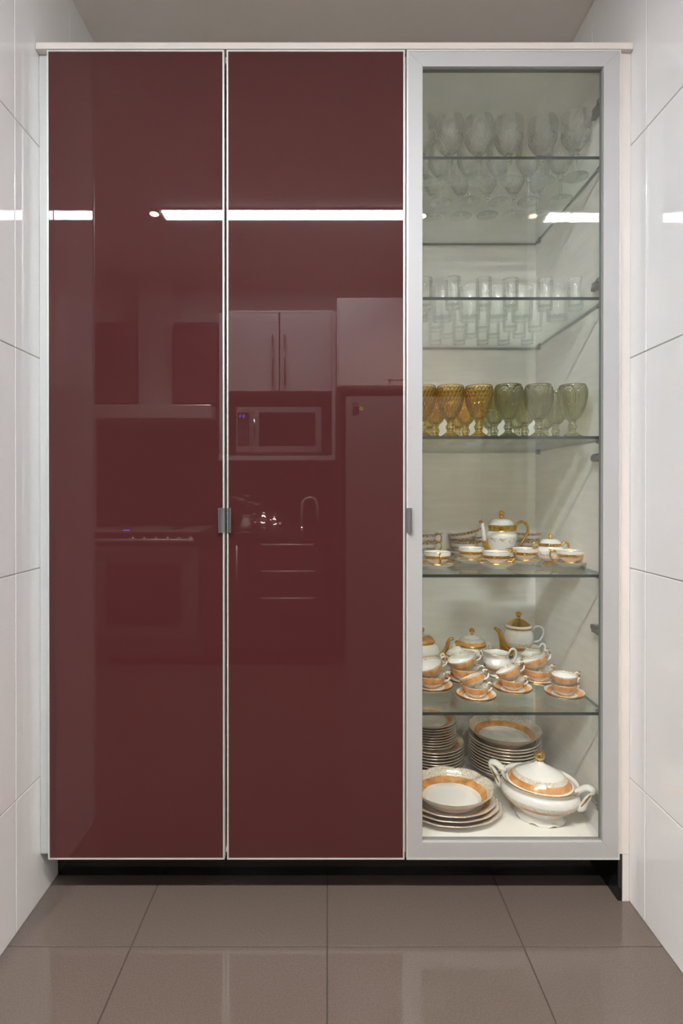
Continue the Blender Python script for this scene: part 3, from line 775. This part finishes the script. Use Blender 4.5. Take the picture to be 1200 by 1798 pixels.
for sg in (-1, 1):
    bm = bmesh.new(); q = R0 * A
    bm_tube(bm, [(sg * q * .98, 0, .058), (sg * (q + .010), 0, .066), (sg * (q + .020), 0, .088), (sg * (q + .034), 0, .108), (sg * (q + .036), 0, .122), (sg * (q + .020), 0, .124), (sg * (q + .002), 0, .112), (sg * q * .95, 0, .104)],
            [.010, .011, .009, .008, .009, .009, .009, .010], 10, 4, None, 1.5)
    for s2 in (-1, 1):
        bm_tube(bm, [(sg * (q + .008), s2 * .0135, .072), (sg * (q + .020), s2 * .0135, .092), (sg * (q + .033), s2 * .0125, .112)], [.002, .003, .002], 6, 4, [1])
    link('handle', finish(bm, 'handle', True), ['W', 'G'], tu)

# ------------------------------------------------------------------ the kitchen opposite (seen mirrored in the doors)
DB, DU, DF, DO = 2.08, 2.33, 1.90, 2.08       # distance of base fronts, upper fronts, fridge, over-fridge cabinet
def mb(name, x0, y0, x1, y1, d, depth, m, parent, bev=0.0, seg=1):
    """box whose front face covers mirrored pixels at distance d and which goes back by depth"""
    a, b = mir(x0, y0, d), mir(x1, y1, d)
    return box(name, min(a.x, b.x), max(a.x, b.x), -d - depth, -d, min(a.z, b.z), max(a.z, b.z), m, parent, bev, seg)
def root_at(name, px, d, z=0): p = mir(px, 863, d); return empty(name, (p.x, -d, z))
def bar(name, x0, y0, x1, y1, d, r, m, parent):
    a, b = mir(x0, y0, d), mir(x1, y1, d); bm = bmesh.new()
    off = Vector((0, .028, 0)); o = parent_origin(parent)
    bm_tube(bm, [a + off - o, b + off - o], [r, r], 10, 1)
    dv = (b - a) * .08
    for e_ in (a + dv, b - dv): bm_tube(bm, [e_ - o, e_ + off - o], [r * .8, r * .8], 8, 1)
    link(name, finish(bm, name, True), m, parent)
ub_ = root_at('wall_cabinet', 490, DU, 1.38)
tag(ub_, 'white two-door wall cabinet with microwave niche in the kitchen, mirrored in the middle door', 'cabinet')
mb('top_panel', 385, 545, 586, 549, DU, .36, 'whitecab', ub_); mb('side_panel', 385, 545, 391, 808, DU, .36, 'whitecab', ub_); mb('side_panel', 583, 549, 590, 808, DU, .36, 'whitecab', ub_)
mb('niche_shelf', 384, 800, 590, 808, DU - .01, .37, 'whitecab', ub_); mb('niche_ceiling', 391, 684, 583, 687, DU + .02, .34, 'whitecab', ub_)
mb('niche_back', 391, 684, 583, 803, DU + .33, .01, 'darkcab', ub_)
for a, b, hx in ((391.5, 489.8, 480), (492, 582.5, 501)):
    d = empty('door', mir(a, 687, DU) - ub_.location, 0, ub_)
    mb('door_panel', a, 549.5, b, 687, DU - .001, .02, 'whitecab', d, .002); bar('handle', hx, 590, hx, 678, DU - .001, .006, 'steel_dark', d)
mw = root_at('microwave', 490, DU + .03, mir(490, 799.5, DU).z)
tag(mw, 'steel microwave with blue clock digits in the niche, mirrored in the middle door', 'microwave')
DM = DU + .02
mb('case', 414.5, 714, 565, 799, DM + .02, .30, 'steel_dark', mw, .004)
mdoor = empty('door', mir(440, 795, DM) - mw.location, 0, mw)
mb('door_frame', 441, 715, 564.5, 793.5, DM, .019, 'steel', mdoor, .003); mb('window', 455, 724, 554, 783, DM - .001, .004, 'darkglass', mdoor)
bar('handle', 447.5, 724, 447.5, 783, DM, .009, 'silver', mdoor)
pan = empty('control_panel', mir(415, 795, DM) - mw.location, 0, mw)
mb('panel_face', 415, 715, 440, 793.5, DM, .019, 'steel', pan, .003); mb('keypad', 417.5, 724, 438, 783, DM - .001, .004, 'darkglass', pan)
dm = bmesh.new(); po = parent_origin(pan)
for sx0, digit in ((420.6, 'abcdefg'), (424.6, 'bc'), (427.6, 'abcdef')):
    a = mir(sx0, 733.2, DM - .0012); b = mir(sx0 + 2.4, 728.4, DM - .0012); t_ = .0018; x0, x1, z0, z1 = a.x, b.x, a.z, b.z; zm = (z0 + z1) / 2
    for s_ in digit:
        q = {'a': (x0, x1, z1 - t_, z1), 'd': (x0, x1, z0, z0 + t_), 'g': (x0, x1, zm - t_ / 2, zm + t_ / 2), 'f': (x0, x0 + t_, zm, z1), 'e': (x0, x0 + t_, z0, zm), 'b': (x1 - t_, x1, zm, z1), 'c': (x1 - t_, x1, z0, zm)}[s_]
        bm_box(dm, q[0] - po.x, q[1] - po.x, -DM + .0012 - po.y, -DM + .0022 - po.y, q[2] - po.z, q[3] - po.z)
link('clock_digits', finish(dm, 'clock_digits'), 'blue_led', pan)
for r_ in range(6):
    for c_ in range(3):
        mb('key', 419.5 + c_ * 6, 742 + r_ * 6.6, 423.5 + c_ * 6, 745.5 + r_ * 6.6, DM - .002, .003, 'steel_dark', pan)
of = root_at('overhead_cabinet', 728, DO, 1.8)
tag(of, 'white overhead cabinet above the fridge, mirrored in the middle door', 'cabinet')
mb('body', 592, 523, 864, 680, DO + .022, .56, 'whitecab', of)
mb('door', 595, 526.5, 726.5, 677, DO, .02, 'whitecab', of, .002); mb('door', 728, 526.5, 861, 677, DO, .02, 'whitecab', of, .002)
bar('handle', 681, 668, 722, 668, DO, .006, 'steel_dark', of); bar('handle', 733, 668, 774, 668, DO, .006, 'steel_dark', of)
# fridge
fr = root_at('fridge', 729, DF); tag(fr, 'steel two-door fridge with a small green display, mirrored in the middle door', 'fridge')
mb('cabinet_body', 608.5, 696, 850, 1205, DF + .075, .62, 'steel_dark', fr, .004)
def convex(name, x0, y0, x1, y1, d, m, parent):
    a, b = mir(x0, y1, d), mir(x1, y0, d); n = 16; pts = []
    for i in range(n + 1):
        t = i / n; pts.append((a.x + (b.x - a.x) * t, -d - .025 * (2 * t - 1) ** 2))
    pts += [(b.x, -d - .07), (a.x, -d - .07)]
    o = prism(name, pts, 'z', a.z, b.z, m, parent)
    for p_ in o.data.polygons: p_.use_smooth = True
    o.data.set_sharp_from_angle(angle=math.radians(30)); return o
convex('upper_door', 608, 695, 850, 996, DF, 'steel', fr); convex('lower_door', 608, 998.5, 850, 1195, DF - .014, 'steel', fr)
mb('display', 620, 713.5, 640, 727.5, DF + .0165, .006, 'darkglass', fr)
pr_ = mir(634.7, 717.5, DF + .0145); bm = bmesh.new()
bm_tube(bm, [Vector((math.cos(q_ * PI / 8) * .0085, 0, math.sin(q_ * PI / 8) * .0085)) for q_ in range(17)], [.0022, .0022], 6, 1)
link('display_ring', finish(bm, 'display_ring'), 'green_led', fr).location = pr_ - fr.location
for q_ in range(7): mb('badge_letter', 619.5 + q_ * 3.7, 707.2, 621.8 + q_ * 3.7, 710.2, DF + .0165, .004, 'darkglass', fr)
# base cabinets and worktop
ZW = .866
def base(name, x0, x1, label):
    a, b = mir(x0, 863, DB), mir(x1, 863, DB); r = empty(name, ((a.x + b.x) / 2, -DB, 0)); tag(r, label, 'cabinet')
    box('body', a.x + .001, b.x - .001, -DB - .58, -DB - .021, .11, ZW - .03, 'darkcab', r); box('plinth', a.x + .001, b.x - .001, -DB - .5, -DB - .06, .001, .11, 'black', r); return r
dc = base('base_cabinet', 352, 437, 'dark base cabinet with one door beside the oven, mirrored near the door handles')
dd = empty('door', (0, 0, .115), 0, dc); mb('door_panel', 353.5, 947, 435.5, 1137, DB, .02, 'darkcab', dd, .002); bar('handle', 417, 957, 417, 1047, DB, .006, 'bar', dd)
dr = base('drawer_cabinet', 438, 572, 'dark drawer cabinet with three long steel handles, mirrored in the middle door')
for ya, yb, hy in ((947, 985, 956), (987, 1034, 1002.5), (1036, 1137, 1049.5)):
    d = empty('drawer', (0, 0, mir(505, yb, DB).z), 0, dr); mb('drawer_front', 439.5, ya, 570.5, yb, DB, .02, 'darkcab', d, .002); bar('handle', 460, hy, 552, hy, DB, .007, 'bar', d)
fp = mb('fridge_side_panel', 590, 684, 598, 1180, DB, .62, 'darkcab', None); tag(fp, 'dark tall end panel beside the fridge', 'panel')
a, b = mir(352, 863, DB), mir(588, 863, DB)
wt = box('worktop', a.x, b.x, -DB - .60, -DB + .02, ZW - .03, ZW, 'granite', None, .003); tag(wt, 'dark granite worktop carrying the tap and tea set', 'worktop')
bs = box('backsplash', mir(170, 863, DB).x - .25, b.x, -DB - .63, -DB - .605, ZW, 1.72, 'granite', None); tag(bs, 'dark stone splashback behind worktop and oven', 'splashback')
# tap
tp_ = mir(544.5, 935, DB + .38); tap = empty('kitchen_tap', (tp_.x, tp_.y, ZW)); tag(tap, 'chrome gooseneck kitchen tap on the worktop', 'tap')
hz = mir(544.5, 874, DB + .38).z - ZW; rr_ = .056
link('spout', tube_mesh('spout', [(-rr_, 0, 0)] + [(-rr_, 0, hz - rr_)] + [(-rr_ * math.cos(k * PI / 10), 0, hz - rr_ + rr_ * math.sin(k * PI / 10)) for k in range(1, 10)] + [(rr_, 0, hz - rr_), (rr_, 0, .035)], [.011] * 4, 12, 1), 'bar', tap)
link('base', lathe('tap_base', [(0, 0, 0), (.026, 0, 0), (.026, .006, 0), (.018, .010, 0), (.016, .035, 0), (0, .036, 0)], 24, 1), 'silver', tap, (-rr_, 0, .0002))
link('lever', tube_mesh('lever', [(-rr_, 0, .030), (-rr_ - .03, .01, .045), (-rr_ - .06, .02, .060)], [.006, .005, .005], 8, 3), 'silver', tap)
# silver tea set on a tray, flowers
tc = mir(472, 930, DB + .30); tray = link('tray', lathe('tray', [(0, 0, 0), (.15, 0, 0), (.165, .008, 0), (.168, .012, 0), (.163, .012, 0), (.15, .004, 0), (0, .004, 0)], 48, 1), 'silver', None, (tc.x, tc.y, ZW + .0003)); tag(tray, 'round silver tray on the dark worktop', 'tray')
def silver_pot(px, s, label):
    q = mir(px, 930, DB + .30); r = empty('silver_pot', (q.x, q.y, ZW + .0046)); tag(r, label, 'teapot')
    link('body', lathe('silver_body', [(r_ * s, z_ * s, 0) for r_, z_ in ((0, 0), (.03, 0), (.026, .01), (.05, .04), (.056, .07), (.04, .10), (.032, .11), (.034, .114), (.02, .13), (.005, .138), (.011, .150), (.008, .158), (0, .16))], 32, 3), 'silver', r)
    link('spout', tube_mesh('spout', [(x_ * s, 0, z_ * s) for x_, z_ in ((.045, .045), (.075, .06), (.085, .09), (.10, .105))], [.012 * s, .010 * s, .007 * s, .005 * s], 10, 4), 'silver', r)
    link('handle', tube_mesh('handle', [(-x_ * s, 0, z_ * s) for x_, z_ in ((.04, .10), (.07, .11), (.09, .085), (.08, .055), (.052, .045))], [.004 * s] * 2, 8, 4), 'silver', r)
silver_pot(463, .95, 'taller silver teapot on the tray'); silver_pot(482, .72, 'smaller silver pot on the tray')
q = mir(432, 930, DB + .35); fl = empty('flower_vase', (q.x, q.y, ZW + .0003)); tag(fl, 'vase of pale flowers on the dark worktop', 'vase')
link('vase', lathe('vase', [(0, 0, 0), (.03, 0, 0), (.038, .03, 0), (.026, .075, 0), (.032, .095, 0), (.029, .095, 0), (.022, .075, 0), (0, .02, 0)], 28, 3), 'whitetrim', fl)
for k in range(7):
    an = k * 2.4; rr2 = .03 + .012 * k; hx, hy, hz2 = math.cos(an) * rr2, math.sin(an) * rr2 * .6, .15 + .012 * ((k * 3) % 7)
    link('stem', tube_mesh('stem', [(0, 0, .05), (hx * .4, hy * .4, .11), (hx, hy, hz2)], [.002, .002, .0015], 6, 3), 'stem', fl)
    bm = bmesh.new()
    for j in range(6):
        mt = Matrix.Translation((hx, hy, hz2)) @ Matrix.Rotation(j * PI / 3, 4, 'Z') @ Matrix.Rotation(-.6, 4, 'Y') @ Matrix.Translation((.015, 0, 0)) @ Matrix.Diagonal((.016, .010, .003, 1))
        bmesh.ops.create_icosphere(bm, subdivisions=1, radius=1, matrix=mt)
    link('blossom', finish(bm, 'blossom', True), 'petal', fl)
# cooker
ck = root_at('cooker', 258, DB); tag(ck, 'freestanding steel cooker with oven door and knobs, mirrored in the left door', 'cooker')
xa, xb = mir(155, 863, DB).x, mir(350, 863, DB).x
box('body', xa, xb, -DB - .58, -DB - .03, .06, ZW - .002, 'steel_dark', ck); box('hob', xa, xb, -DB - .58, -DB + .01, ZW - .002, ZW + .012, 'steel', ck, .005, 2)
box('control_strip', xa, xb, -DB - .03, -DB, ZW - .09, ZW - .003, 'darkglass', ck)
for k in range(6):
    kx = xa + (xb - xa) * (.40 + .105 * k); kn = lathe('knob', [(0, 0, 0), (.017, 0, 0), (.016, .02, 0), (0, .021, 0)], 20, 1)
    link('knob', kn, 'steel', ck, Vector((kx, -DB - .0005, ZW - .045)) - ck.location, (-PI / 2, 0, 0))
mb('clock', 216, 930.2, 228, 932.6, DB - .0005, .002, 'blue_led', ck)
od = empty('oven_door', (0, 0, .18), 0, ck)
box('door_frame', xa + .005, xb - .005, -DB - .03, -DB, .18, ZW - .095, 'steel_dark', od, .003); box('window', xa + .11, xb - .12, -DB - .004, -DB + .001, .26, ZW - .20, 'darkglass', od)
bar('handle', 165, 948, 342, 948, DB, .010, 'bar', od)
for sgx in (.25, .75):
    for sgy in (.28, .72):
        bm = bmesh.new(); cxx, cyy = xa + (xb - xa) * sgx, -DB - .58 * sgy
        for k in range(4):
            c_, s_ = math.cos(k * PI / 2), math.sin(k * PI / 2); bm_tube(bm, [(c_ * .11, s_ * .11, 0), (c_ * .11, s_ * .11, .022), (c_ * .02, s_ * .02, .022)], [.005, .005], 6, 1)
        link('pan_support', finish(bm, 'pan_support'), 'darkglass', ck, Vector((cxx, cyy, ZW + .012)) - ck.location)
        link('burner', lathe('burner', [(0, 0, 0), (.04, 0, 0), (.04, .012, 0), (.03, .016, 0), (0, .016, 0)], 24, 1), 'darkglass', ck, Vector((cxx, cyy, ZW + .012)) - ck.location)
# hood between dark wall cabinets
DH = 2.36
hd = root_at('range_hood', 273, DH, 1.6); tag(hd, 'steel chimney range hood over the cooker, mirrored in the left door', 'range hood')
mb('chimney', 243, 470, 303, 711, DH + .06, .27, 'steel', hd); mb('canopy', 160, 710, 371, 735, DH - .18, .50, 'steel', hd, .006, 2)
for x0, x1, w in ((150, 234, 'left'), (305, 382, 'right')):
    r = root_at('hood_side_cabinet', (x0 + x1) / 2, DU, 1.72); tag(r, 'dark gloss wall cabinet %s of the hood chimney, mirrored in the left door' % w, 'cabinet')
    mb('body', x0, 566, x1, 708, DU + .022, .35, 'darkcab', r); mb('door', x0 + 1, 567, x1 - 1, 707, DU, .02, 'darkcab', r, .002)
